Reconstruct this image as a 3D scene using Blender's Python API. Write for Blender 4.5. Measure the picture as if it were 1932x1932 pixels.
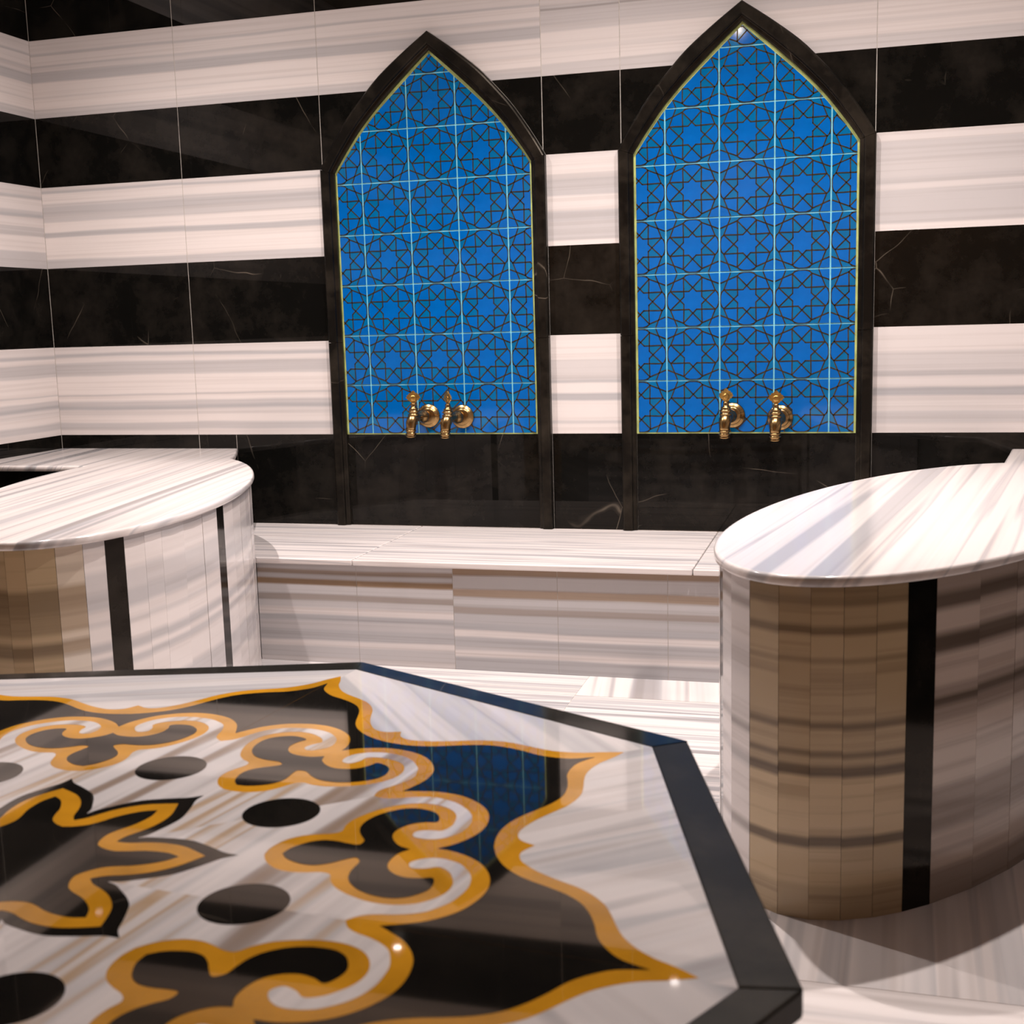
import bpy, math, random
from math import sin, cos, pi, radians, hypot, atan2
from mathutils import Vector, Matrix

random.seed(7)
sc = bpy.context.scene
for o in list(bpy.data.objects):
    bpy.data.objects.remove(o)

# ------------------------------------------------------------------ camera
CAMPOS = Vector((1.5837, -4.709, 1.200))
CAM_R = [(0.9620083, 0.2715886, -0.0279243), (0.0146831, -0.1535968, -0.9880245), (-0.2726253, 0.9500777, -0.1517492)]
cam_data = bpy.data.cameras.new('camera')
cam = bpy.data.objects.new('camera', cam_data)
sc.collection.objects.link(cam)
cam_data.sensor_width = 36.0
cam_data.lens = 2323.46 / 1932 * 36.0
cam_data.clip_start = 0.05
cam_data.dof.use_dof = True
cam_data.dof.focus_distance = 4.2
cam_data.dof.aperture_fstop = 6.3
r0, r1, r2 = [Vector(v) for v in CAM_R]
cam.matrix_world = Matrix(((r0.x, -r1.x, -r2.x, CAMPOS.x), (r0.y, -r1.y, -r2.y, CAMPOS.y), (r0.z, -r1.z, -r2.z, CAMPOS.z), (0, 0, 0, 1)))
sc.camera = cam

# ------------------------------------------------------------------ world, exposure, lamps
w = bpy.data.worlds.new('world')
sc.world = w
w.use_nodes = True
w.node_tree.nodes['Background'].inputs[0].default_value = (1.0, 0.75, 0.5, 1)
w.node_tree.nodes['Background'].inputs[1].default_value = 0.02
vs = sc.view_settings
vs.view_transform = 'Standard'
vs.look = 'None'
vs.exposure = 0.0
vs.gamma = 1.0
vs.use_curve_mapping = False
sc.cycles.use_denoising = True
sc.cycles.max_bounces = 10
sc.cycles.diffuse_bounces = 2
sc.cycles.glossy_bounces = 5
sc.cycles.sample_clamp_indirect = 6.0

CEIL = 3.31
LAMPS = [(-0.88, -1.30), (0.68, -1.28), (1.78, -1.33)]
KEY_W, REAR_W, FILL_W = 245.0, 2.0, 130.0
for (x, y) in LAMPS:
    l = bpy.data.lights.new('downlight_bulb', 'SPOT')
    l.energy = KEY_W
    l.color = (1.0, 0.925, 0.895)
    l.spot_size = radians(120)
    l.spot_blend = 1.0
    l.shadow_soft_size = 0.022
    o = bpy.data.objects.new('downlight_bulb', l)
    o.location = (x, y, CEIL - 0.045)
    sc.collection.objects.link(o)
# a dim second row of bulbs behind the camera and unseen amber fill spots, added to warm the shaded sides off the rear wall
for (x, y) in [(0.68, -4.75)]:
    l = bpy.data.lights.new('dim_bulb', 'POINT')
    l.energy = REAR_W
    l.color = (1.0, 0.80, 0.62)
    l.shadow_soft_size = 0.022
    o = bpy.data.objects.new('dim_bulb', l)
    o.location = (x, y, CEIL - 0.06)
    sc.collection.objects.link(o)
for x in (-1.0, 0.5, 2.0):
    l = bpy.data.lights.new('amber_fill_spot', 'SPOT')
    l.energy = FILL_W
    l.color = (1.0, 0.58, 0.20)
    l.spot_size = radians(85)
    l.spot_blend = 1.0
    l.shadow_soft_size = 0.05
    o = bpy.data.objects.new('amber_fill_spot', l)
    o.location = (x, -5.3, CEIL - 0.1)
    o.rotation_euler = (radians(-20), 0, 0)
    sc.collection.objects.link(o)

# ------------------------------------------------------------------ helpers
COL = sc.collection


def mk(name, verts, faces, mats, parent=None, uvf=None, smooth=False, midx=None):
    me = bpy.data.meshes.new(name)
    me.from_pydata([tuple(v) for v in verts], [], faces)
    if not isinstance(mats, (list, tuple)):
        mats = [mats]
    for m in mats:
        me.materials.append(m)
    if midx:
        for p, i in zip(me.polygons, midx):
            p.material_index = i
    if uvf:
        uvl = me.uv_layers.new(name='vein')
        for lp in me.loops:
            uvl.data[lp.index].uv = uvf(me.vertices[lp.vertex_index].co)
    if smooth:
        for p in me.polygons:
            p.use_smooth = True
    me.update()
    o = bpy.data.objects.new(name, me)
    COL.objects.link(o)
    if parent:
        o.parent = parent
    return o


def empty(name, loc=(0, 0, 0), label=None, cat=None, group=None, kind=None):
    o = bpy.data.objects.new(name, None)
    o.location = loc
    o.empty_display_size = 0.1
    COL.objects.link(o)
    tag(o, label, cat, group, kind)
    return o


def tag(o, label=None, cat=None, group=None, kind=None):
    for k, v in (('label', label), ('category', cat), ('group', group), ('kind', kind)):
        if v:
            o[k] = v
    return o


def prism(poly, d0, d1, f):
    """poly: 2D points; f(a, b, d) -> xyz; returns verts, faces (ngons)."""
    n = len(poly)
    v = [f(a, b, d0) for a, b in poly] + [f(a, b, d1) for a, b in poly]
    fs = [tuple(range(n - 1, -1, -1)), tuple(range(n, 2 * n))]
    for i in range(n):
        j = (i + 1) % n
        fs.append((i, j, n + j, n + i))
    return v, fs


def area(poly):
    return sum(poly[i][0] * poly[(i + 1) % len(poly)][1] - poly[(i + 1) % len(poly)][0] * poly[i][1] for i in range(len(poly))) / 2


XY = lambda a, b, d: (a, b, d)
XZ = lambda a, b, d: (a, d, b)        # wall facing -y, d = y
YZ = lambda a, b, d: (d, a, b)        # wall facing +-x, d = x


def vein(al, v0=0.0, sv=1.0, u0=0.0):
    """uv for horizontal surfaces, veins run at angle al (degrees) in plan"""
    c, s = cos(radians(al)), sin(radians(al))
    return lambda p: (p.x * c + p.y * s + u0, (-p.x * s + p.y * c + p.z * 0.6) * sv + v0)


def clip_half(poly, a, b):
    """keep the part of poly left of the line a->b"""
    out = []
    nx, ny = -(b[1] - a[1]), b[0] - a[0]
    d = [(p[0] - a[0]) * nx + (p[1] - a[1]) * ny for p in poly]
    for i, p in enumerate(poly):
        q = poly[(i + 1) % len(poly)]
        di, dj = d[i], d[(i + 1) % len(poly)]
        if di >= 0:
            out.append(p)
        if (di > 1e-12) != (dj > 1e-12) and abs(di - dj) > 1e-12:
            t = di / (di - dj)
            if 0 < t < 1:
                out.append((p[0] + (q[0] - p[0]) * t, p[1] + (q[1] - p[1]) * t))
    return out


def clip_convex(poly, conv):
    for i in range(len(conv)):
        poly = clip_half(poly, conv[i], conv[(i + 1) % len(conv)])
        if len(poly) < 3:
            return []
    return poly


def diff_convex(poly, conv):
    """poly minus convex conv (ccw): list of convex pieces"""
    res, rest = [], poly
    for i in range(len(conv)):
        a, b = conv[i], conv[(i + 1) % len(conv)]
        out = clip_half(rest, b, a)
        if len(out) >= 3 and abs(area(out)) > 1e-7:
            res.append(out)
        rest = clip_half(rest, a, b)
        if len(rest) < 3 or abs(area(rest)) < 1e-9:
            break
    return res


def catmull(P, n=4, closed=False):
    out = []
    m = len(P)
    rng = m if closed else m - 1
    for i in range(rng):
        p1, p2 = P[i], P[(i + 1) % m]
        p0 = P[i - 1] if (i > 0 or closed) else (2 * p1[0] - p2[0], 2 * p1[1] - p2[1])
        p3 = P[(i + 2) % m] if (i + 2 < m or closed) else (2 * p2[0] - p1[0], 2 * p2[1] - p1[1])
        for k in range(n):
            t = k / n
            out.append(tuple(0.5 * (2 * p1[j] + (p2[j] - p0[j]) * t + (2 * p0[j] - 5 * p1[j] + 4 * p2[j] - p3[j]) * t * t + (3 * p1[j] - p0[j] - 3 * p2[j] + p3[j]) * t ** 3) for j in (0, 1)))
    if not closed:
        out.append(tuple(P[-1]))
    return out


def resample(P, n):
    d = [0.0]
    for a, b in zip(P[:-1], P[1:]):
        d.append(d[-1] + hypot(b[0] - a[0], b[1] - a[1]))
    out, k = [], 0
    for i in range(n):
        t = d[-1] * i / (n - 1)
        while k < len(P) - 2 and d[k + 1] < t:
            k += 1
        s = (t - d[k]) / max(d[k + 1] - d[k], 1e-9)
        out.append((P[k][0] + (P[k + 1][0] - P[k][0]) * s, P[k][1] + (P[k + 1][1] - P[k][1]) * s))
    return out


# ------------------------------------------------------------------ materials
def newmat(name):
    m = bpy.data.materials.new(name)
    m.use_nodes = True
    nt = m.node_tree
    b = nt.nodes['Principled BSDF']
    return m, nt, b


def N(nt, t, **kw):
    n = nt.nodes.new(t)
    for k, v in kw.items():
        if hasattr(n, k):
            setattr(n, k, v)
        else:
            n.inputs[k].default_value = v
    return n


def L(nt, a, b):
    nt.links.new(a, b)


WHITE, GREY, BROWN = (0.84, 0.755, 0.72), (0.40, 0.39, 0.405), (0.30, 0.19, 0.11)

TAN_SHADE, DTAN_SHADE = (0.66, 0.50, 0.31), (0.17, 0.115, 0.065)  # tan marble with the amber shade of the plinth tips mixed into it


def tone(t):
    if isinstance(t, tuple):
        return t + (1,)
    if t >= 0:
        a, b, k = GREY, WHITE, t
    else:
        a, b, k = GREY, BROWN, -t
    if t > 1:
        a, b, k = DTAN_SHADE, TAN_SHADE, t - 1
    return tuple(a[i] + (b[i] - a[i]) * k for i in range(3)) + (1,)


def fill_ramp(ramp, stops):
    e = ramp.elements
    while len(e) > 1:
        e.remove(e[-1])
    e[0].position, e[0].color = stops[0]
    for p, c in stops[1:]:
        q = e.new(p)
        q.color = c


def uv_scaled(nt, su, sv, seed=0.0, rnd=False):
    uv = N(nt, 'ShaderNodeUVMap')
    uv.uv_map = 'vein'
    mp = N(nt, 'ShaderNodeMapping')
    mp.inputs['Scale'].default_value = (su, sv, 1)
    mp.inputs['Location'].default_value = (seed * 3.7, seed, seed * 1.3)
    L(nt, uv.outputs[0], mp.inputs[0])
    return mp.outputs[0]


def marble(name, scale=11.0, stops=None, seed=0.0, rough=0.12, fine=0.35, along=0.05, wobble=0.25, coat=0.0):
    """veined marble: stripes run along u, change along v"""
    m, nt, b = newmat(name)
    warp = N(nt, 'ShaderNodeTexNoise')
    warp.inputs['Scale'].default_value = 1.0
    warp.inputs['Detail'].default_value = 2
    L(nt, uv_scaled(nt, 0.8, 2.5, seed + 5), warp.inputs['Vector'])
    base = uv_scaled(nt, along, 1.0, seed)
    add = N(nt, 'ShaderNodeVectorMath', operation='SCALE')
    L(nt, warp.outputs['Color'], add.inputs[0])
    add.inputs['Scale'].default_value = wobble * 0.1
    add2 = N(nt, 'ShaderNodeVectorMath', operation='ADD')
    L(nt, base, add2.inputs[0])
    L(nt, add.outputs[0], add2.inputs[1])
    n1 = N(nt, 'ShaderNodeTexNoise')
    n1.inputs['Scale'].default_value = scale
    n1.inputs['Detail'].default_value = 3
    n1.inputs['Roughness'].default_value = 0.6
    L(nt, add2.outputs[0], n1.inputs['Vector'])
    n2 = N(nt, 'ShaderNodeTexNoise')
    n2.inputs['Scale'].default_value = scale * 4
    n2.inputs['Detail'].default_value = 2
    L(nt, add2.outputs[0], n2.inputs['Vector'])
    r1 = N(nt, 'ShaderNodeValToRGB')
    fill_ramp(r1.color_ramp, stops or [(0.3, tone(0.05)), (0.40, tone(0.3)), (0.44, tone(0.85)), (0.52, tone(1)), (0.55, tone(0.55)), (0.60, tone(0.45)), (0.63, tone(0.95))])
    L(nt, n1.outputs['Fac'], r1.inputs[0])
    mix = N(nt, 'ShaderNodeMixRGB', blend_type='MULTIPLY')
    mix.inputs[0].default_value = fine
    L(nt, r1.outputs[0], mix.inputs[1])
    r2 = N(nt, 'ShaderNodeValToRGB')
    fill_ramp(r2.color_ramp, [(0.36, (0.6, 0.56, 0.54, 1)), (0.5, (1, 1, 1, 1))])
    L(nt, n2.outputs['Fac'], r2.inputs[0])
    L(nt, r2.outputs[0], mix.inputs[2])
    L(nt, mix.outputs[0], b.inputs['Base Color'])
    b.inputs['Roughness'].default_value = rough
    return m


def banded(name, segs, rough=0.14, seed=0.0, wob=0.02, soft=0.012, fine=0.22, u_scale=0.9):
    """marble whose stripes follow a list of (start from the top, tone) over v = 0..1"""
    m, nt, b = newmat(name)
    stops = []
    for i, (s, t) in enumerate(segs):
        e = segs[i + 1][0] if i + 1 < len(segs) else 1.0
        sf = min(soft, (e - s) * 0.3)
        a = s + (sf if i else 0)
        z = e - (sf if i + 1 < len(segs) else 0)
        stops.append((a, tone(t)))
        stops.append((z, tone(t)))
    stops = stops[:32]
    uv = N(nt, 'ShaderNodeUVMap')
    uv.uv_map = 'vein'
    sep = N(nt, 'ShaderNodeSeparateXYZ')
    L(nt, uv.outputs[0], sep.inputs[0])
    nz = N(nt, 'ShaderNodeTexNoise')
    nz.inputs['Scale'].default_value = 1.0
    nz.inputs['Detail'].default_value = 3
    L(nt, uv_scaled(nt, u_scale, 2.2, seed), nz.inputs['Vector'])
    a1 = N(nt, 'ShaderNodeMath', operation='SUBTRACT')
    L(nt, nz.outputs['Fac'], a1.inputs[0])
    a1.inputs[1].default_value = 0.5
    a2 = N(nt, 'ShaderNodeMath', operation='MULTIPLY_ADD')
    L(nt, a1.outputs[0], a2.inputs[0])
    a2.inputs[1].default_value = wob * 4
    inv = N(nt, 'ShaderNodeMath', operation='SUBTRACT')
    inv.inputs[0].default_value = 1.0
    L(nt, sep.outputs[1], inv.inputs[1])
    L(nt, inv.outputs[0], a2.inputs[2])
    r1 = N(nt, 'ShaderNodeValToRGB')
    fill_ramp(r1.color_ramp, stops)
    L(nt, a2.outputs[0], r1.inputs[0])
    n2 = N(nt, 'ShaderNodeTexNoise')
    n2.inputs['Scale'].default_value = 1.0
    n2.inputs['Detail'].default_value = 4
    L(nt, uv_scaled(nt, 0.7, 26.0, seed + 2), n2.inputs['Vector'])
    r2 = N(nt, 'ShaderNodeValToRGB')
    fill_ramp(r2.color_ramp, [(0.36, (0.62, 0.58, 0.56, 1)), (0.52, (1, 1, 1, 1))])
    L(nt, n2.outputs['Fac'], r2.inputs[0])
    mix = N(nt, 'ShaderNodeMixRGB', blend_type='MULTIPLY')
    mix.inputs[0].default_value = fine
    L(nt, r1.outputs[0], mix.inputs[1])
    L(nt, r2.outputs[0], mix.inputs[2])
    L(nt, mix.outputs[0], b.inputs['Base Color'])
    b.inputs['Roughness'].default_value = rough
    return m


def black_marble(name, rough=0.1, vein_amt=1.0, base=(0.0045, 0.0043, 0.0038), cloud=(0.018, 0.015, 0.012), seed=0.0):
    m, nt, b = newmat(name)
    tc = N(nt, 'ShaderNodeTexCoord')
    mp = N(nt, 'ShaderNodeMapping')
    mp.inputs['Location'].default_value = (seed, seed * 2.1, seed * 0.7)
    L(nt, tc.outputs['Object'], mp.inputs[0])
    n1 = N(nt, 'ShaderNodeTexNoise')
    n1.inputs['Scale'].default_value = 5.0
    n1.inputs['Detail'].default_value = 8
    n1.inputs['Roughness'].default_value = 0.7
    L(nt, mp.outputs[0], n1.inputs['Vector'])
    r1 = N(nt, 'ShaderNodeValToRGB')
    fill_ramp(r1.color_ramp, [(0.45, base + (1,)), (0.72, cloud + (1,))])
    L(nt, n1.outputs['Fac'], r1.inputs[0])
    # sparse pale hairline veins
    wp = N(nt, 'ShaderNodeTexNoise')
    wp.inputs['Scale'].default_value = 2.0
    wp.inputs['Detail'].default_value = 3
    L(nt, mp.outputs[0], wp.inputs['Vector'])
    sc_ = N(nt, 'ShaderNodeVectorMath', operation='SCALE')
    sc_.inputs['Scale'].default_value = 0.12
    L(nt, wp.outputs['Color'], sc_.inputs[0])
    ad = N(nt, 'ShaderNodeVectorMath', operation='ADD')
    L(nt, mp.outputs[0], ad.inputs[0])
    L(nt, sc_.outputs[0], ad.inputs[1])
    vo = N(nt, 'ShaderNodeTexVoronoi')
    vo.feature = 'DISTANCE_TO_EDGE'
    vo.inputs['Scale'].default_value = 2.6
    L(nt, ad.outputs[0], vo.inputs['Vector'])
    r2 = N(nt, 'ShaderNodeValToRGB')
    fill_ramp(r2.color_ramp, [(0.0, (1, 1, 1, 1)), (0.0045, (0, 0, 0, 1))])
    L(nt, vo.outputs['Distance'], r2.inputs[0])
    n3 = N(nt, 'ShaderNodeTexNoise')
    n3.inputs['Scale'].default_value = 3.3
    n3.inputs['Detail'].default_value = 3
    L(nt, mp.outputs[0], n3.inputs['Vector'])
    r3 = N(nt, 'ShaderNodeValToRGB')
    fill_ramp(r3.color_ramp, [(0.52, (0, 0, 0, 1)), (0.66, (vein_amt, vein_amt, vein_amt, 1))])
    L(nt, n3.outputs['Fac'], r3.inputs[0])
    mu = N(nt, 'ShaderNodeMath', operation='MULTIPLY')
    L(nt, r2.outputs[0], mu.inputs[0])
    L(nt, r3.outputs[0], mu.inputs[1])
    mx = N(nt, 'ShaderNodeMixRGB')
    L(nt, mu.outputs[0], mx.inputs[0])
    L(nt, r1.outputs[0], mx.inputs[1])
    mx.inputs[2].default_value = (0.16, 0.13, 0.10, 1)
    L(nt, mx.outputs[0], b.inputs['Base Color'])
    b.inputs['Roughness'].default_value = rough
    return m


def plain(name, col, rough=0.4, metal=0.0, var=0.0, vscale=8.0):
    m, nt, b = newmat(name)
    b.inputs['Roughness'].default_value = rough
    b.inputs['Metallic'].default_value = metal
    tc = N(nt, 'ShaderNodeTexCoord')
    n1 = N(nt, 'ShaderNodeTexNoise')
    n1.inputs['Scale'].default_value = vscale
    n1.inputs['Detail'].default_value = 4
    L(nt, tc.outputs['Object'], n1.inputs['Vector'])
    r = N(nt, 'ShaderNodeValToRGB')
    fill_ramp(r.color_ramp, [(0.3, tuple(c * (1 - var) for c in col) + (1,)), (0.7, tuple(min(1, c * (1 + var)) for c in col) + (1,))])
    L(nt, n1.outputs['Fac'], r.inputs[0])
    L(nt, r.outputs[0], b.inputs['Base Color'])
    return m


M_GROUT = plain('grey_grout', (0.55, 0.50, 0.45), 0.8, var=0.2, vscale=30)
M_BLACK = black_marble('black_wall_marble', 0.015, seed=1.3)
M_BLACKTOP = black_marble('black_wall_marble_upper', 0.012, vein_amt=0.6, seed=6.3)
M_FRAME = black_marble('black_frame_marble', 0.28, base=(0.005, 0.0045, 0.004), cloud=(0.030, 0.024, 0.018), vein_amt=0.8, seed=4.1)
M_TBLACK = black_marble('black_table_marble', 0.035, base=(0.006, 0.0055, 0.005), cloud=(0.012, 0.010, 0.008), vein_amt=0.7, seed=2.2)
M_BORDER = black_marble('black_border_marble', 0.10, base=(0.012, 0.0115, 0.010), cloud=(0.034, 0.030, 0.026), vein_amt=0.4, seed=7.7)
M_BORDER2 = black_marble('border_marble_near', 0.32, base=(0.012, 0.011, 0.009), cloud=(0.04, 0.034, 0.027), vein_amt=0.4, seed=3.7)
M_PLINTHBLACK = black_marble('black_strip_marble', 0.08, vein_amt=0.5, seed=9.0)

TOPB = banded('white_band_upper', [(0, .62), (.17, .3), (.2, .7), (.33, .4), (.36, .6), (.42, .25), (.55, .85), (.72, .75), (.76, .9), (.88, .55), (.93, .4)], seed=1)
TOPB_R = banded('white_band_upper_far', [(0, .55), (.2, .35), (.23, -.25), (.25, .4), (.42, .5), (.5, .8), (.68, .7), (.74, .82), (.86, .5)], seed=8)
MIDB = banded('white_band_middle', [(0, .7), (.05, .3), (.08, .9), (.2, .55), (.24, .35), (.33, .5), (.42, .97), (.55, .3), (.62, 1), (.9, .45)], seed=2)
MIDB_C = banded('white_band_middle_between', [(0, .75), (.05, .85), (.22, .55), (.27, .35), (.45, .8), (.57, .75), (.63, .3), (.75, .4), (.95, .85)], seed=3)
MIDB_R = banded('white_band_middle_far', [(0, .72), (.1, .45), (.3, .5), (.45, .4), (.52, .65), (.58, .4), (.93, .85)], seed=4)
LOWB = banded('white_band_lower', [(0, .75), (.08, .25), (.12, .85), (.18, .4), (.30, .5), (.33, .95), (.54, .55), (.55, .95), (.61, .45), (.66, .2), (.70, .7), (.77, .9), (.85, .4), (.93, .8)], seed=5)
LOWB_C = banded('white_band_lower_between', [(0, .8), (.05, .88), (.24, .6), (.41, .5), (.45, .3), (.475, .88), (.585, .2), (.66, .88), (.86, .5), (.89, .85)], seed=6)
LOWB_R = banded('white_band_lower_far', [(0, .75), (.23, .5), (.40, .3), (.455, .7), (.57, .12), (.65, .68), (.79, .4), (.90, .7)], seed=7)
SIDEB = banded('white_band_side', [(0, .7), (.12, .3), (.16, .8), (.3, .45), (.34, .2), (.38, .8), (.5, .45), (.62, .9), (.8, .4)], seed=9)
BENCH_A = banded('bench_front_marble', [(0, .35), (.05, -.7), (.10, .25), (.15, -1), (.215, .35), (.31, -.45), (.37, .35), (.44, .75), (.51, .1), (.57, .3), (.66, .15), (.77, .7), (.83, .3), (.94, .5)], seed=11, fine=.35)
BENCH_B = banded('bench_front_marble_far', [(0, -.9), (.06, .35), (.19, -.8), (.27, .3), (.37, -.45), (.44, .2), (.54, .1), (.61, .75), (.68, .15), (.77, .3), (.81, .7), (.87, .1)], seed=12, fine=.35)
PLINTH_R = banded('plinth_strip_tan_shaded', [(0, 1.35), (.04, 1.2), (.065, 1.6), (.122, 1.15), (.148, 1.75), (.215, 1.4), (.23, 1.7), (.40, 1.2), (.423, 1.75), (.49, 1.15), (.508, 1.65), (.535, 1.02), (.567, 2), (.745, 1.02), (.777, 1.95), (.89, 1.7)], seed=13, fine=.6, soft=.007, wob=.008)  # right tip strips: tan stone plus amber shade painted into the tones
PLINTH_RW = banded('plinth_strip_white', [(0, .6), (.06, -.4), (.09, .7), (.2, .5), (.3, .65), (.44, -.3), (.46, .75), (.53, .35), (.57, .8), (.745, -.35), (.775, .8), (.89, .6)], seed=13, fine=.4, wob=.008)
RL, RM, RD = (.64, .53, .46), (.40, .32, .275), (.17, .13, .105)
PLINTH_RB = banded('plinth_strip_grey', [(0, RM), (.05, RD), (.10, RL), (.17, RD), (.23, RL), (.33, RM), (.36, RD), (.385, RM), (.44, RL), (.50, (.70, .60, .53)), (.64, RM), (.78, RL), (.9, RM)], seed=14, fine=.55, wob=.012)
PLINTH_LA = banded('plinth_strip_tan_shaded_broad', [(0, 1.95), (.16, 1.3), (.25, 1.5), (.33, 1.98), (.355, 1.35), (.41, 2), (.55, 1.8)], seed=15, fine=.5, wob=.004)  # left tip strips: amber shade is part of this tan
PLINTH_LM = banded('plinth_strip_tan_shaded_pale', [(0, (.74, .62, .50)), (.16, (.42, .31, .21)), (.25, (.50, .38, .27)), (.33, (.74, .62, .50)), (.355, (.46, .35, .25)), (.41, (.80, .70, .60)), (.55, (.7, .58, .46))], seed=15, fine=.4, wob=.004)  # paler step where the painted amber shade fades towards the lit strips
PLINTH_LB = banded('plinth_strip_pale', [(0, .35), (.04, .95), (.13, .55), (.21, .35), (.275, .9), (.32, .65), (.335, .98), (.40, .35), (.44, .95), (.46, .4), (.49, .9), (.6, .4), (.7, .8)], seed=16, wob=.012)
M_SEAT = marble('seat_marble', 16, seed=21, stops=[(0.3, tone(0.2)), (0.41, tone(0.4)), (0.44, tone(0.9)), (0.5, tone(1)), (0.53, tone(0.5)), (0.56, tone(0.5)), (0.58, tone(0.95))], rough=.2, along=.025, wobble=.04)
M_SLAB = marble('slab_marble', 7, seed=33, stops=[(0.3, tone(-0.3)), (0.38, tone(0.1)), (0.41, tone(0.85)), (0.51, tone(1)), (0.535, tone(0.35)), (0.555, tone(0.9)), (0.62, tone(0.8)), (0.66, tone(0.2))], rough=.14, along=.014, wobble=.012)
M_FLOOR = marble('floor_marble', 11, seed=44, stops=[(0.3, tone(-0.3)), (0.4, tone(0.05)), (0.43, tone(0.7)), (0.48, tone(0.85)), (0.50, tone(0.25)), (0.56, tone(0.3)), (0.58, tone(0.85)), (.66, tone(.4))], rough=.12, along=.02, wobble=.02)
M_FLOOR2 = marble('floor_marble_near', 6.5, seed=47, stops=[(0.3, tone(-0.2)), (0.38, tone(0.2)), (0.43, tone(0.75)), (0.5, tone(0.85)), (0.53, tone(0.4)), (0.56, tone(0.5)), (0.6, tone(0.85)), (.68, tone(.6))], rough=.12, along=.02, wobble=.02)
M_TWHITE = marble('table_white_marble', 7, seed=52, stops=[(0.28, tone(-0.5)), (0.33, tone(0.1)), (0.42, tone(0.25)), (0.46, tone(0.55)), (0.54, tone(0.48)), (0.57, tone(0.12)), (0.64, tone(0.35)), (0.7, tone(-.4))], rough=.035, along=.05, wobble=.08, fine=.32)
M_TRING = marble('table_ring_marble', 7, seed=61, stops=[(0.28, tone(-.9)), (0.37, tone(-.5)), (0.41, tone(0.4)), (0.51, tone(0.6)), (0.545, tone(0.25)), (0.57, (.44, .31, .20, 1)), (0.60, tone(0.45)), (.68, (.5, .38, .27, 1))], rough=.035, along=.05, wobble=.06, fine=.4)
M_GOLD = plain('ochre_marble', (0.52, 0.235, 0.014), 0.025, var=0.22, vscale=9)
M_BRASS = plain('brass', (0.32, 0.20, 0.085), 0.26, metal=1.0, var=0.25, vscale=40)
M_LEAF = plain('gilt_brass', (0.50, 0.29, 0.08), 0.32, metal=0.9, var=0.35, vscale=90)
M_TILE = plain('teal_glaze', (0.0, 0.125, 0.315), 0.06, var=0.12, vscale=14)
M_CELL = plain('blue_glaze', (0.0, 0.113, 0.43), 0.06, var=0.10, vscale=14)
M_LINE = plain('bronze_outline', (0.14, 0.10, 0.05), 0.28, metal=0.85, var=0.4, vscale=25)
M_TGROUT = plain('cyan_grout', (0.20, 0.56, 0.66), 0.6, var=0.25, vscale=20)
M_EDGEGROUT = plain('yellow_green_grout', (0.42, 0.47, 0.16), 0.6, var=0.35, vscale=18)
M_CEIL = plain('ceiling_plaster', (0.20, 0.13, 0.07), 0.8, var=0.05)
M_REAR = plain('amber_plaster', (0.40, 0.25, 0.10), 0.7, var=0.1)
M_BULB, _nt, _b = newmat('lit_lens')
_b.inputs['Emission Color'].default_value = (1.0, 0.90, 0.86, 1)
_b.inputs['Emission Strength'].default_value = 2400.0
M_LAMP = plain('lamp_rim', (0.6, 0.6, 0.6), 0.3, metal=1.0)

for _m, _ior, _t in ((M_TBLACK, 1.65, (1.0, 0.76, 0.50, 1)), (M_BORDER, 1.36, (1.0, 0.86, 0.66, 1)), (M_BORDER2, 1.25, (1.0, 0.9, 0.75, 1)), (M_BLACK, 1.30, (1.0, 0.95, 0.9, 1)), (M_FRAME, 1.3, (1.0, 0.86, 0.7, 1)), (M_PLINTHBLACK, 1.35, (1.0, 0.85, 0.7, 1))):
    _b = _m.node_tree.nodes['Principled BSDF']
    _b.inputs['IOR'].default_value = _ior
    _b.inputs['Specular Tint'].default_value = _t

# ------------------------------------------------------------------ room dimensions
XL, XR, YR = -1.84, 2.88, -6.2
Z0 = 0.763
ZB = [0.385, Z0, Z0 + .3855, Z0 + .7246, Z0 + 1.0676, Z0 + 1.3544, Z0 + 1.6728, Z0 + 2.02, CEIL]
G = 0.0015


def box_poly(a0, a1, b0, b1):
    return [(a0, b0), (a1, b0), (a1, b1), (a0, b1)]


# niche outlines (half width, z), from the shoulder up to the apex
ARCH_O = [(.464, 1.828), (.438, 1.873), (.407, 1.922), (.338, 2.02), (.265, 2.102), (.2, 2.168), (.1, 2.247), (0, 2.318)]
ARCH_I = [(.408, 1.810), (.378, 1.856), (.345, 1.902), (.285, 1.98), (.2, 2.07), (.09, 2.172), (0, 2.250)]
NICHES = [dict(c=-.057, u0=-.3507, apex=.008), dict(c=1.153, u0=.8635, apex=-.006)]


def niche_poly(c, arch, zb, apex=0):
    ac = resample(catmull(arch, 5), 20)
    right = [(c + d + (apex * (1 - d / arch[0][0])), z) for d, z in ac]
    left = [(c - d + (apex * (1 - d / arch[0][0])), z) for d, z in ac[:-1]]
    return [(c - arch[0][0], zb), (c + arch[0][0], zb)] + right + left[::-1]


OUTER = [niche_poly(n['c'], ARCH_O, 0.0, n['apex']) for n in NICHES]
CUT = [niche_poly(n['c'], [(d + .0012 if d > 0 else 0, z + (.0012 if d > 0 else .0018)) for d, z in ARCH_O], 0.0, n['apex']) for n in NICHES]
INNER = [niche_poly(n['c'], ARCH_I, Z0, n['apex']) for n in NICHES]


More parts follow.
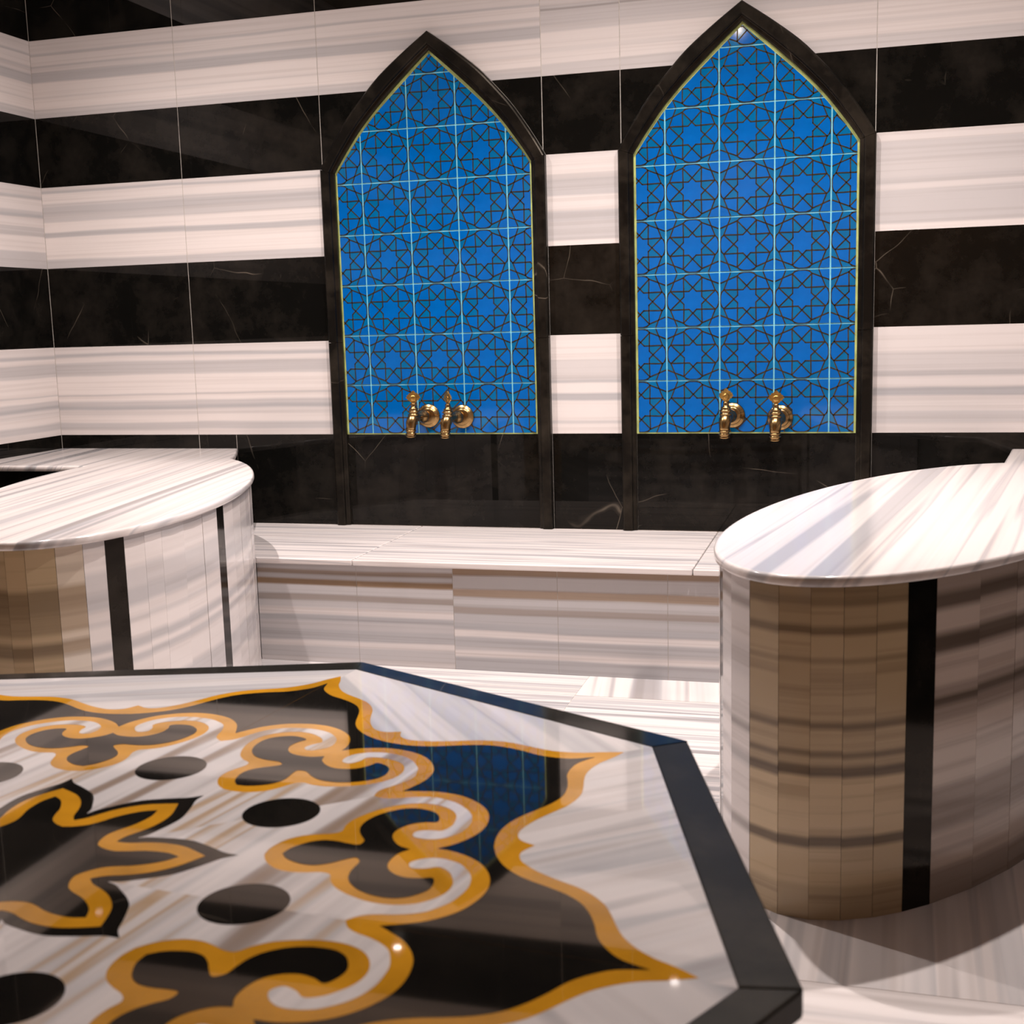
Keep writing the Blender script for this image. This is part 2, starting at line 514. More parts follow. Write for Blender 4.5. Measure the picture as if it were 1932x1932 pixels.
def multi_prism(pieces, d0, d1, f):
    V, F, idx = [], [], {}
    edges = {}
    def vid(a, b, d):
        k = (round(a, 4), round(b, 4), round(d, 4))
        if k not in idx:
            idx[k] = len(V)
            V.append(f(a, b, d))
        return idx[k]
    for poly in pieces:
        if area(poly) < 0:
            poly = poly[::-1]
        n = len(poly)
        lo = [vid(a, b, d0) for a, b in poly]
        hi = [vid(a, b, d1) for a, b in poly]
        ok = lambda q: len(set(q)) > 2
        for q in (lo[::-1], hi):
            q2 = [x for i, x in enumerate(q) if x != q[i - 1]]
            if ok(q2):
                F.append(tuple(q2))
        for i in range(n):
            j = (i + 1) % n
            if lo[i] != lo[j]:
                F.append((lo[i], lo[j], hi[j], hi[i]))
    seen, F2 = {}, []
    for q in F:
        k = tuple(sorted(q))
        seen[k] = seen.get(k, 0) + 1
    F2 = [q for q in F if seen[tuple(sorted(q))] == 1]
    return V, F2


# ------------------------------------------------------------------ back wall
def wall_back():
    v, f = prism(box_poly(XL - .1, XR + .1, 0.0, CEIL), .0012, .16, XZ)
    root = mk('wall_back', v, f, M_GROUT)
    root['kind'] = 'structure'
    xs_all = [XL, -1.155, -.520, .396, .698, 1.614, 2.27, XR]
    for bi in range(len(ZB) - 1):
        z0, z1 = ZB[bi], ZB[bi + 1]
        black = bi % 2 == 0
        xs = list(xs_all)
        if bi == 0:
            xs.insert(2, -.977)
        for k in range(len(xs) - 1):
            x0, x1 = xs[k] + G, xs[k + 1] - G
            pieces = [box_poly(x0, x1, z0 + (0 if black else .0008), z1 - (0 if black else .0008))]
            for o in CUT:
                pieces = [q for p in pieces for q in diff_convex(p, o)]
            pieces = [p for p in pieces if abs(area(p)) > 1e-5]
            if not pieces:
                continue
            xm = (x0 + x1) / 2
            if black:
                mat = M_BLACK if bi < 6 else M_BLACKTOP
            elif bi == 1:
                mat = LOWB if xm < -.5 else LOWB_C if xm < 1 else LOWB_R
            elif bi == 3:
                mat = MIDB if xm < -.5 else MIDB_C if xm < 1 else MIDB_R
            else:
                mat = TOPB if xm < .45 else TOPB_R
            # a slab cut in two by an arch gives two panels
            lefts = [p for p in pieces]
            comps = []
            for p in lefts:
                hit = None
                for c in comps:
                    if any(abs(a[0] - b[0]) < 2e-3 and abs(a[1] - b[1]) < 2e-3 for q in c for a in q for b in p):
                        hit = c
                        break
                if hit is None:
                    comps.append([p])
                else:
                    hit.append(p)
            for c in comps:
                dy = random.uniform(0, .0006)
                V, F = multi_prism(c, .0014, -dy, XZ)
                mk('marble_panel', V, F, mat, root, uvf=lambda p, z0=z0, z1=z1, k=k: (p.x + (.15 * k), (p.z - z0) / (z1 - z0)))
    return root


def wall_side(name, x, sgn, bench):
    v, f = prism(box_poly(YR, .16, 0.0, CEIL), x - sgn * .0012, x - sgn * .16, YZ)
    root = mk(name, v, f, M_GROUT)
    root['kind'] = 'structure'
    ys = [0, -.62, -1.28, -1.94, -2.6, -3.3, -4.0, -4.7, -5.4, YR]
    for bi in range(len(ZB) - 1):
        z0, z1 = ZB[bi], ZB[bi + 1]
        if bi == 0:
            z0 = 0
        for k in range(len(ys) - 1):
            V, F = prism(box_poly(ys[k + 1] + G, ys[k] - G, z0, z1), x - sgn * .0014, x, YZ)
            mat = M_BLACK if bi % 2 == 0 else (LOWB, SIDEB, TOPB)[bi // 2 % 3]
            mk('marble_panel', V, F, mat, root, uvf=lambda p, z0=z0, z1=z1: (p.y, (p.z - z0) / (z1 - z0)))
    return root


wall_back()
wall_side('wall_left', XL, 1, True)
wall_side('wall_right', XR, -1, True)
v, f = prism(box_poly(XL - .1, XR + .1, 0, CEIL), YR - .1, YR, XZ)
tag(mk('wall_rear', v, f, M_REAR), kind='structure')
v, f = prism(box_poly(XL - .1, XR + .1, YR - .1, .16), CEIL, CEIL + .1, XY)
tag(mk('ceiling', v, f, M_CEIL), kind='structure')


# ------------------------------------------------------------------ floor
def floor():
    v, f = prism(box_poly(XL - .1, XR + .1, YR - .1, .1), -.12, -.0012, XY)
    root = mk('floor', v, f, M_GROUT)
    root['kind'] = 'structure'
    rows = [(-.60, -.945, 98), (-.945, -1.75, 0), (-1.75, -2.562, 88), (-2.562, -3.36, 0), (-3.36, -4.16, 88), (-4.16, -4.96, 0), (-4.96, YR, 88)]
    xs = [XL, -1.70, -.90, -.10, .70, 1.50, 2.30, XR]
    for r, (y1, y0, al) in enumerate(rows):
        cols = xs if r < 2 else [XL, -1.10, -.10, .90, 2.20, XR]
        for k in range(len(cols) - 1):
            a = al
            if r == 0 and cols[k + 1] < .75:
                a = 0
            V, F = prism(box_poly(cols[k] + .001, cols[k + 1] - .001, y0 + .001, y1 - .001), -.0015, random.uniform(-.0004, 0), XY)
            mk('paving_slab', V, F, M_FLOOR if r == 1 or (r == 0 and a == 0) else M_FLOOR2, root, uvf=vein(a, v0=r * 1.7 + k * .31, u0=k * .3))


floor()


# ------------------------------------------------------------------ arched niches with tiles
def frame_strip(name, op, ip, parent, cap=True):
    """moulding swept between an outer and an inner polyline (x, z)"""
    prof = [(0.0, .0010), (0.0, -.022), (.06, -.027), (.14, -.030), (.62, -.030), (.70, -.027), (.74, -.020), (.78, -.018), (.92, -.016), (1.0, -.012), (1.0, .0010)]
    V, F = [], []
    m = len(prof)
    for (a, b) in zip(op, ip):
        for t, y in prof:
            V.append((a[0] + (b[0] - a[0]) * t, y, a[1] + (b[1] - a[1]) * t))
    n = len(op)
    for i in range(n - 1):
        for j in range(m):
            k = (j + 1) % m
            F.append((i * m + j, (i + 1) * m + j, (i + 1) * m + k, i * m + k))
    F.append(tuple(range(m)))
    F.append(tuple(range((n - 1) * m, n * m))[::-1])
    return mk(name, V, F, M_FRAME, parent)


def tile_pattern():
    """segments and bright cells of one 20 cm tile, local coords -.1 .. .1"""
    S = .2
    P = lambda r, d: (r * S * cos(radians(d)), r * S * sin(radians(d)))
    I = [P(.18, 22.5 + 45 * k) for k in range(8)]
    O = [P(.455, 22.5 + 45 * k) for k in range(8)]
    segs = []
    for k in range(8):
        segs.append((I[k], O[(k + 1) % 8]))
        segs.append((I[k], O[(k - 1) % 8]))
    E = []
    for k in range(4):
        a = 90 * k
        rot = lambda p, a=a: (p[0] * cos(radians(a)) - p[1] * sin(radians(a)), p[0] * sin(radians(a)) + p[1] * cos(radians(a)))
        # straight bars that leave the ring for the neighbouring tile
        segs.append((rot((-.42 * S, .174 * S)), rot((-.29 * S, .5 * S))))
        segs.append((rot((-.174 * S, .42 * S)), rot((-.5 * S, .29 * S))))
        # rounded side of the ring
        arc = [rot(p) for p in [(-.174 * S, .42 * S), (-.13 * S, .462 * S), (-.06 * S, .484 * S), (.06 * S, .484 * S), (.13 * S, .462 * S), (.174 * S, .42 * S)]]
        segs += list(zip(arc[:-1], arc[1:]))
    cells = []
    # crossing of neighbouring arms
    X = P(.2385, 0)
    star = []
    for k in range(8):
        star.append(P(.18, 22.5 + 45 * k))
        star.append(P(.2385, 45 + 45 * k))
    cells.append(star)
    for k in range(8):
        a = 45 * k
        tip = P(.484 if k % 2 == 0 else .495, a)
        side = [P(.484, a - 7), P(.484, a + 7)] if k % 2 == 0 else [tip]
        cells.append([P(.2385, a), P(.455, a - 22.5)] + side + [P(.455, a + 22.5)])
    for sx, sy in ((1, 1), (-1, 1), (-1, -1), (1, -1)):
        q = [(.5, .5), (.5, .29), (.43, .325), (.36, .36), (.325, .43), (.29, .5)]
        q = [(sx * a * S, sy * b * S) for a, b in q]
        cells.append(q if area(q) > 0 else q[::-1])
    return segs, cells


SEGS, CELLS = tile_pattern()


def quad_of(a, b, w):
    dx, dz = b[0] - a[0], b[1] - a[1]
    l = hypot(dx, dz)
    nx, nz = -dz / l * w / 2, dx / l * w / 2
    ex, ez = dx / l * w * .4, dz / l * w * .4
    q = [(a[0] - ex - nx, a[1] - ez - nz), (b[0] + ex - nx, b[1] + ez - nz), (b[0] + ex + nx, b[1] + ez + nz), (a[0] - ex + nx, a[1] - ez + nz)]
    return q if area(q) > 0 else q[::-1]


TILE_Y = -.0025      # front of the tiles
CACHE = {}


def add_tile(parent, cx, cz, conv):
    g = .0028
    sq = [(cx - .1 + g, cz - .1 + g), (cx + .1 - g, cz - .1 + g), (cx + .1 - g, cz + .1 - g), (cx - .1 + g, cz + .1 - g)]
    p = clip_convex(sq, conv)
    if len(p) < 3 or abs(area(p)) < 2e-4:
        return
    full = abs(abs(area(p)) - abs(area(sq))) < 1e-7
    ox, oz = (cx, cz)
    if full and 'tile' in CACHE:
        t = CACHE['tile'].copy()
        COL.objects.link(t)
        t.parent = parent
        t.location = (cx, 0, cz)
        q = CACHE['pat'].copy()
        COL.objects.link(q)
        q.parent = t
        return
    V, F = prism([(a - ox, b - oz) for a, b in p], -.0005, TILE_Y, XZ)
    t = mk('tile', V, F, M_TILE, parent)
    t.location = (cx, 0, cz)
    V, F, MI = [], [], []

    def put(poly, y0, y1, mi):
        q = clip_convex([(a + cx, b + cz) for a, b in poly], p if full is False else sq)
        if len(q) < 3 or abs(area(q)) < 1e-7:
            return
        vv, ff = prism([(a - ox, b - oz) for a, b in q], y0, y1, XZ)
        k = len(V)
        V.extend(vv)
        F.extend([tuple(i + k for i in fc) for fc in ff])
        MI.extend([mi] * len(ff))
    for c in CELLS:
        # concave star cell is clipped as a fan from its centre
        if len(c) == 16:
            for i in range(16):
                put([(0, 0), c[i], c[(i + 1) % 16]], TILE_Y + .0005, TILE_Y - .0003, 0)
        else:
            put(c, TILE_Y + .0005, TILE_Y - .0003, 0)
    for a, b in SEGS:
        put(quad_of(a, b, .0040), TILE_Y + .0005, TILE_Y - .0011, 1)
    q = mk('glaze_pattern', V, F, [M_CELL, M_LINE], t, midx=MI)
    q['kind'] = 'stuff'
    if full:
        CACHE['tile'], CACHE['pat'] = t, q


def niche(n, label):
    c, ap = n['c'], n['apex']
    root = empty('arched_niche', (0, 0, 0), label, 'wall niche', 'blue tiled wash niches')
    op = niche_poly(c, ARCH_O, .385, ap)
    ip = niche_poly(c, ARCH_I, .385, ap)
    hO, hI = ARCH_O[0][0], ARCH_I[0][0]
    zs, zi = ARCH_O[0][1], ARCH_I[0][1]
    for s in (-1, 1):
        frame_strip('jamb', [(c + s * hO, .386), (c + s * hO, 1.139)], [(c + s * hI, .386), (c + s * hI, 1.139)], root)
        frame_strip('jamb', [(c + s * hO, 1.1405), (c + s * hO, zs - .001)], [(c + s * hI, 1.1405), (c + s * hI, zi - .001)], root)
        ao = resample(catmull(ARCH_O, 5), 20)
        ai = resample(catmull(ARCH_I, 5), 20)
        f = lambda d, h: c + s * d + ap * (1 - d / h)
        a = [(f(d, hO), z) for d, z in ao]
        b = [(f(d, hI), z) for d, z in ai]
        frame_strip('arch_stone', a, b, root)
    # grout bed and its yellow-green rim
    inner = niche_poly(c, ARCH_I, Z0, ap)
    V, F = prism(inner, .0010, -.0005, XZ)
    mk('grout_bed', V, F, M_TGROUT, root)
    m_ = len(ARCH_I) - 1
    arch_in = [(max(0, d - .0088 * (1 - .25 * i / m_)) if i < m_ else 0, z - .003 - .009 * i / m_) for i, (d, z) in enumerate(ARCH_I)]
    ring_in = niche_poly(c, arch_in, Z0 + .005, ap)
    k = len(inner)
    V = [(a, -.0012, b) for a, b in inner] + [(a, -.0012, b) for a, b in ring_in] + [(a, -.0004, b) for a, b in inner] + [(a, -.0004, b) for a, b in ring_in]
    F = []
    for i in range(k):
        j = (i + 1) % k
        F.append((i, j, k + j, k + i))
        F.append((k + i, k + j, 3 * k + j, 3 * k + i))
    mk('rim_grout', V, F, M_EDGEGROUT, root)
    # black slab under the tiles
    V, F = prism(box_poly(c - hI + .001, c + hI - .001, .386, Z0 - .001), .0010, -.0005, XZ)
    mk('lower_slab', V, F, M_BLACK, root)
    conv = ring_in
    x0 = n['u0'] - .2
    for r in range(8):
        for q in range(6):
            add_tile(root, x0 + .2 * q + .1 - (.2 if False else 0), Z0 + .002 + .2 * r + .1, conv)
    return root


niche(NICHES[0], 'pointed niche of blue star tiles in a black marble frame, nearer the left corner')
niche(NICHES[1], 'pointed niche of blue star tiles in a black marble frame, behind the right oval slab')


# ------------------------------------------------------------------ brass taps
def lathe(prof, axis_f, n=20):
    V, F = [], []
    m = len(prof)
    for i in range(n):
        a = 2 * pi * i / n
        for d, r in prof:
            V.append(axis_f(d, r * cos(a), r * sin(a)))
    for i in range(n):
        j = (i + 1) % n
        for k in range(m - 1):
            F.append((i * m + k, j * m + k, j * m + k + 1, i * m + k + 1))
    F.append(tuple(i * m for i in range(n))[::-1])
    F.append(tuple(i * m + m - 1 for i in range(n)))
    return V, F


def tube(path, rad, n=14):
    V, F = [], []
    for i, p in enumerate(path):
        p = Vector(p)
        t = (Vector(path[min(i + 1, len(path) - 1)]) - Vector(path[max(i - 1, 0)])).normalized()
        u = Vector((1, 0, 0))
        w_ = t.cross(u).normalized()
        for k in range(n):
            a = 2 * pi * k / n
            V.append(p + (u * cos(a) + w_ * sin(a)) * rad[i])
    for i in range(len(path) - 1):
        for k in range(n):
            l = (k + 1) % n
            F.append((i * n + k, i * n + l, (i + 1) * n + l, (i + 1) * n + k))
    F.append(tuple(range(n))[::-1])
    F.append(tuple(range((len(path) - 1) * n, len(path) * n)))
    return V, F


def tap(x, z, turn, leaf_turn, label):
    root = empty('brass_tap', (x, TILE_Y - .0013, z), label, 'tap', 'brass taps in the niches')
    tr = radians(turn)
    ay = lambda d, a, b: (a, -d, b)
    az = lambda y: (lambda d, a, b: (a, y + b, d))
    V, F = lathe([(0, .040), (.003, .047), (.006, .048), (.009, .045), (.012, .036), (.016, .034), (.019, .030), (.022, .020)], ay, 28)
    mk('rosette', V, F, M_BRASS, root, smooth=True)
    V, F = lathe([(.018, .012), (.024, .021), (.034, .026), (.044, .025), (.054, .020), (.060, .017), (.088, .0165), (.098, .019), (.112, .017), (.118, .005)], ay, 22)
    mk('body', V, F, M_BRASS, root, smooth=True).rotation_euler.z = tr
    V, F = tube([(0, -.088, .006), (0, -.100, .002), (0, -.112, -.008), (0, -.120, -.022), (0, -.123, -.038), (0, -.124, -.050)], [.015, .021, .0235, .0225, .020, .0185])
    mk('spout', V, F, M_BRASS, root, smooth=True).rotation_euler.z = tr
    V, F = lathe([(-.046, .0185), (-.049, .0215), (-.052, .0215), (-.054, .0175), (-.057, .0175), (-.060, .0215), (-.064, .0215), (-.066, .0175), (-.070, .018), (-.073, .020), (-.076, .0185), (-.0765, .007)], az(-.124), 20)
    mk('nozzle', V, F, M_BRASS, root, smooth=True).rotation_euler.z = tr
    V, F = lathe([(.004, .016), (.009, .0235), (.013, .0245), (.016, .019), (.020, .018), (.023, .0235), (.027, .0235), (.030, .017), (.034, .019), (.038, .017), (.041, .012), (.050, .010), (.054, .0115), (.058, .008)], az(-.101), 20)
    mk('bonnet', V, F, M_BRASS, root, smooth=True).rotation_euler.z = tr
    half = [(0.004, .054), (.007, .060), (.012, .062), (.013, .067), (.019, .068), (.021, .073), (.0265, .077), (.022, .081), (.023, .086), (.017, .087), (.015, .093), (.009, .093), (.005, .099), (0, .102)]
    half = [(a * 1.12, .054 + (b - .054) * 1.12) for a, b in half]
    poly = half + [(-a, b) for a, b in half[-2::-1]]
    V, F = prism(poly, -.003, .003, lambda a, b, d: (a, d, b))
    n0 = len(V)
    lv = mk('leaf_handle', V, F, M_LEAF, root)
    lv.location = (.101 * sin(tr), -.101 * cos(tr), 0)
    lv.rotation_euler = (0, 0, radians(leaf_turn) + tr)
    vv, ff = lathe([(.0025, .013), (.0045, .012), (.006, .008), (.0065, .002)], lambda d, a, b: (a, -d, .077 + b), 12)
    em = mk('boss', vv, ff, M_LEAF, lv, smooth=True)
    return root


tap(-.104, .838, -17, 38, 'antique brass tap in the left niche, the one nearer the corner, leaf handle turned aside')
tap(.040, .834, -17, -25, 'antique brass tap in the left niche, the one nearer the right niche')
tap(1.111, .832, -8, 40, 'antique brass tap in the right niche, on its left, leaf handle seen edge on')
tap(1.288, .822, -5, 4, 'antique brass tap in the right niche, on its right, leaf handle facing out')

# ------------------------------------------------------------------ oval plinths
H_SLAB, T_SLAB = 0.705, 0.022


class Oval:
    def __init__(s, cx, cy, ang, a, b):
        s.c, s.ang, s.a, s.b = (cx, cy), ang, a, b

    def pt(s, t, inset=0):
        a, b = s.a - inset, s.b - inset
        x, y = a * cos(t), b * sin(t)
        return (s.c[0] + x * cos(s.ang) - y * sin(s.ang), s.c[1] + x * sin(s.ang) + y * cos(s.ang))

    def table(s, inset, lo, hi, n=2400):
        """arc length from the tip -> parameter"""
        T = [lo + (hi - lo) * i / n for i in range(n + 1)]
        P = [s.pt(t, inset) for t in T]
        A = [0]
        for p, q in zip(P[:-1], P[1:]):
            A.append(A[-1] + hypot(q[0] - p[0], q[1] - p[1]))
        z = min(range(n + 1), key=lambda i: abs(T[i]))
        A = [a - A[z] for a in A]
        return T, A

    def at(s, tab, arc):
        T, A = tab
        lo, hi = 0, len(A) - 1
        while hi - lo > 1:
            m = (lo + hi) // 2
            if A[m] <= arc:
                lo = m
            else:
                hi = m
        k = (arc - A[lo]) / max(A[hi] - A[lo], 1e-9)
        return T[lo] + (T[hi] - T[lo]) * k


OV_L = Oval(-.745, -1.241, -1.22, 1.017, .42)
OV_R = Oval(1.785, -1.382, -1.929, 1.009, .402)


def slab_mesh(poly):
    """rounded-edge slab from an outline (ccw)"""
    n = len(poly)
    nrm = []
    for i in range(n):
        a, b, c = poly[i - 1], poly[i], poly[(i + 1) % n]
        e1, e2 = Vector((b[0] - a[0], b[1] - a[1])), Vector((c[0] - b[0], c[1] - b[1]))
        n1, n2 = Vector((e1.y, -e1.x)).normalized(), Vector((e2.y, -e2.x)).normalized()
        m = n1 + n2
        m = m / max(.3, m.dot(n1)) if m.length > .01 else n1
        nrm.append(m)
    prof = [(-T_SLAB, .005), (-T_SLAB + .003, .001), (-.016, 0), (-.009, 0), (-.004, .0015), (-.0012, .004), (0, .0085)]
    V, F = [], []
    for z, ins in prof:
        for p, m in zip(poly, nrm):
            V.append((p[0] - m.x * ins, p[1] - m.y * ins, H_SLAB + z))
    k = len(prof)
    for j in range(k - 1):
        for i in range(n):
            l = (i + 1) % n
            F.append((j * n + i, j * n + l, (j + 1) * n + l, (j + 1) * n + i))
    F.append(tuple(range(n))[::-1])
    F.append(tuple(range((k - 1) * n, k * n)))
    return V, F


def plinth(ov, mirror, label, al, joints, black, mats, neck, support):
    root = empty('oval_slab_plinth', (ov.c[0], ov.c[1], 0), label, 'stone plinth')
    off = Vector((ov.c[0], ov.c[1], 0))
    # top slab outline
    t0, t1 = neck['t']
    n = 90
    pts = [ov.pt(t0 + (t1 - t0) * i / n) for i in range(n + 1)]
    poly = neck['pre'] + pts + neck['post']
    if area(poly) < 0:
        poly = poly[::-1]
    V, F = slab_mesh(poly)
    o = mk('top_slab', [Vector(v) - off for v in V], F, M_SLAB, root, uvf=vein(al, v0=neck['v0']))
    for p in o.data.polygons:
        p.use_smooth = len(p.vertices) == 4
    # facing strips
    ins = .013
    tab = ov.table(ins, -pi, pi)
    zt = H_SLAB - T_SLAB
    for a0, a1 in zip(joints[:-1], joints[1:]):
        isb = any(abs(a0 - q) < 1e-6 for q in black)
        ta, tb = ov.at(tab, a0 + .0004), ov.at(tab, a1 - .0004)
        m = ov.pt((ta + tb) / 2, ins)
        if m[1] > -.33 or (support and abs(m[0] - support[0]) < support[1] and m[1] > support[2]):
            continue
        dz = random.uniform(-.0006, .0006)
        q = [ov.pt(ta, ins + dz), ov.pt(tb, ins + dz), ov.pt(tb, ins + .015), ov.pt(ta, ins + .015)]
        if area(q) < 0:
            q = q[::-1]
        q = [(x - off.x, y - off.y) for x, y in q]
        V, F = prism(q, 0.0, zt, XY)
        if isb:
            s = mk('black_strip', V, F, M_PLINTHBLACK, root)
            s['label'] = 'upright black marble strip'
        else:
            am = (a0 + a1) / 2
            mat = mats(am)
            u0, dv = random.uniform(0, 9), random.uniform(-.008, .008)
            mk('facing_strip', V, F, mat, root, uvf=lambda p, u0=u0, dv=dv, zt=zt, am=am: (u0 + am, p.z / zt * .985 + .007 + dv))
    # masonry core behind the strips
    core = [ov.pt(2 * pi * i / 72, ins + .016) for i in range(72)]
    core = [(x - off.x, min(y, -.03) - off.y) for x, y in core]
    if area(core) < 0:
        core = core[::-1]
    V, F = prism(core, 0.0, zt - .001, XY)
    mk('core', V, F, M_GROUT, root)
    sp = neck['support']
    if area(sp) < 0:
        sp = sp[::-1]
    V, F = prism([(x - off.x, y - off.y) for x, y in sp], 0.0, zt - .0005, XY)
    mk('neck_support', V, F, M_BLACK, root)
    return root


def t_near(ov, p):
    return min((2 * pi * i / 2000 - pi for i in range(2000)), key=lambda t: hypot(ov.pt(t)[0] - p[0], ov.pt(t)[1] - p[1]))


JL = [-1.05, -.94, -.83, -.72, -.61, -.5, -.40, -.328, -.262, -.19, -.115, -.039, .011, .082, .151, .213, .275, .35, .424, .539, .66, .776, .842, .95, 1.06, 1.17, 1.28, 1.39, 1.5, 1.6, 1.7, 1.8]
BL = [-.328, .213, .776]
ta = t_near(OV_L, (-.79, -.375))
tb = t_near(OV_L, (-1.25, -.655))
# go from ta through the tip (t = 0) to tb
ta_, tb_ = ta, tb
if ta_ < 0:
    ta_ += 2 * pi
if tb_ > 0:
    tb_ -= 2 * pi
neckL = dict(t=(ta_, tb_), pre=[(XL + .002, -.002), (-.972, -.002), (-.90, -.15), (-.845, -.265)], post=[(-1.32, -.655), (XL + .002, -.665)], v0=.37,
             support=[(XL + .002, -.002), (-.99, -.002), (-.85, -.3), (-.95, -.45), (-1.15, -.6), (-1.24, -.635), (XL + .002, -.645)])
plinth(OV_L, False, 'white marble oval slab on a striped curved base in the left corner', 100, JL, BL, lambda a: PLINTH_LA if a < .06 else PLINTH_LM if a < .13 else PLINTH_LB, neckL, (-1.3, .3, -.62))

JR = [-1.9, -1.8, -1.7, -1.6, -1.5, -1.39, -1.28, -1.17, -1.06, -.95, -.842, -.776, -.66, -.539, -.41, -.34, -.273, -.226, -.155, -.077, -.004, .059, .122, .189, .258, .330, .459, .593, .72, .84, .91, 1.0, 1.1]
BR = [-.842, -.273, .258, .84]
ta = t_near(OV_R, (2.03, -.437))
tb = t_near(OV_R, (2.33, -.66))
ta_, tb_ = ta, tb
if ta_ > 0:
    ta_ -= 2 * pi
if tb_ < 0:
    tb_ += 2 * pi
neckR = dict(t=(ta_, tb_), pre=[(XR - .002, -.002), (2.098, -.002), (2.075, -.15), (2.05, -.3)], post=[(2.36, -.66), (XR - .002, -.665)], v0=2.1,
             support=[(XR - .002, -.002), (2.12, -.002), (2.08, -.3), (2.1, -.45), (2.2, -.6), (2.28, -.635), (XR - .002, -.645)])
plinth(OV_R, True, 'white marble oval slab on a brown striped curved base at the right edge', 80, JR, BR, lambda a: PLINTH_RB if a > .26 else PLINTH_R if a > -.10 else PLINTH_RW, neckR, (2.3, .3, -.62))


# ------------------------------------------------------------------ bench along the back wall
def bench():
    root = empty('marble_bench', (.3, 0, 0), 'low striped marble bench along the wall below the two niches', 'bench')
    off = Vector((.3, 0, 0))
    ZS, TS = .385, .022
    yf, ov_ = -.74, .015
    bodyL = [OV_L.pt(2 * pi * i / 400 - pi, .012) for i in range(400)]
    left = sorted([p for p in bodyL if p[0] > OV_L.c[0] + .0 and yf < p[1] < -.40 and p[0] > -.86], key=lambda p: p[1])[::4]
    bodyR = [OV_R.pt(2 * pi * i / 400 - pi, .012) for i in range(400)]
    right = sorted([p for p in bodyR if p[0] < 2.05 and yf < p[1] < -.47], key=lambda p: p[1])[::4]
    seats = [
        [(-.1535, -.003), (-.97, -.003), (-.84, -.31)] + left[::-1] + [(left[0][0] + .004, yf), (-.1535, yf)],
        [(-.1505, -.003), (-.1505, yf), (1.0535, yf), (1.0535, -.003)],
        [(1.0565, -.003), (1.0565, yf), (right[0][0] - .004, yf)] + right + [(2.05, -.30), (2.09, -.003)],
    ]
    for i, p in enumerate(seats):
        if area(p) < 0:
            p = p[::-1]
        V, F = prism([(a - off.x, b) for a, b in p], ZS - TS, ZS - .0003 * i, XY)
        o = mk('seat_slab', V, F, M_SEAT, root, uvf=vein(0, v0=i * .8 + .2, u0=i * 2.0))
        m = o.modifiers.new('edge', 'BEVEL')
        m.width = .004
        m.segments = 2
    xs = [-.535, -.144, .218, .593, .97, 1.345, 1.665]
    for i in range(len(xs) - 1):
        V, F = prism([(xs[i] + .0009 - off.x, 0.0), (xs[i + 1] - .0009 - off.x, 0.0), (xs[i + 1] - .0009 - off.x, ZS - TS), (xs[i] + .0009 - off.x, ZS - TS)], yf + ov_ + .0012, yf + ov_ + random.uniform(-.0004, .0004), XZ)
        mk('front_panel', V, F, BENCH_A if i < 2 else BENCH_B, root, uvf=lambda p, i=i: (p.x + (0 if i < 2 else 3), p.z / (ZS - TS)))
    V, F = prism([(-.53 - off.x, yf + ov_ + .0007), (1.66 - off.x, yf + ov_ + .0007), (1.66 - off.x, -.62), (-.60 - off.x, -.62)], 0.0, ZS - TS - .0005, XY)
    mk('core', V, F, M_GROUT, root)


bench()


# ------------------------------------------------------------------ octagonal inlaid platform
C_T = (0.5128, -3.4463)
TH = 1.4741
MA, MB_ = 0.0193, 0.0093
H_T = 0.528


def canon(p, rot=0.0):
    """canonical ornament coords -> plan"""
    x, y = p[0] * cos(rot) - p[1] * sin(rot), p[0] * sin(rot) + p[1] * cos(rot)
    return ((1 + MA) * x + MB_ * y, MB_ * x + (1 - MA) * y)


HG = [[.559, 0], [.58, .011], [.598, .027], [.613, .047], [.622, .069], [.626, .093], [.625, .117], [.618, .14], [.606, .161], [.59, .18], [.571, .193], [.549, .202], [.525, .206], [.502, .208]]
HW = [[.34, 0], [.344, .018], [.353, .035], [.365, .048], [.382, .057], [.4, .06], [.419, .061], [.431, .068], [.434, .086], [.441, .104], [.452, .119], [.465, .132], [.48, .144], [.497, .153], [.515, .158], [.534, .158], [.551, .152], [.566, .141], [.577, .126], [.582, .108], [.581, .089], [.576, .071], [.564, .057], [.547, .060], [.53, .057], [.527, .042], [.541, .032], [.559, .03], [.576, .038], [.59, .051], [.598, .067], [.603, .085], [.603, .104], [.599, .122], [.591, .139], [.581, .155], [.567, .168], [.552, .178], [.533, .182], [.514, .182], [.496, .18], [.479, .182], [.463, .1918]]
HT = [[.363, 0], [.37, .015], [.382, .027], [.396, .036], [.412, .039], [.429, .034], [.443, .026], [.458, .02], [.464, .033], [.459, .049], [.455, .065], [.455, .082], [.46, .098], [.469, .113], [.481, .125], [.495, .134], [.511, .14], [.528, .139], [.543, .131], [.554, .12], [.559, .104], [.557, .088], [.541, .088], [.524, .084], [.511, .074], [.502, .059], [.5, .043], [.504, .026], [.512, .011], [.525, 0]]
HSI = [[.632, 0], [.635, .029], [.643, .057], [.656, .082], [.674, .104], [.695, .124], [.715, .145], [.73, .169], [.738, .197], [.741, .226], [.742, .255], [.75, .282], [.763, .305], [.789, .3268]]
HSO = [[.684, 0], [.666, .02], [.665, .044], [.677, .068], [.693, .089], [.712, .109], [.731, .128], [.746, .15], [.757, .175], [.762, .202], [.765, .229], [.77, .255], [.781, .28], [.796, .302], [.815, .321], [.836, .3463]]
HL = [[.307, 0], [.288, .009], [.272, .024], [.256, .038], [.239, .051], [.219, .059], [.198, .064], [.177, .068], [.160, .0663]]
HLO = [[.265, 0], [.251, .015], [.235, .03], [.218, .04], [.198, .047], [.177, .05], [.156, .0505], [.143, .054], [.137, .0567]]
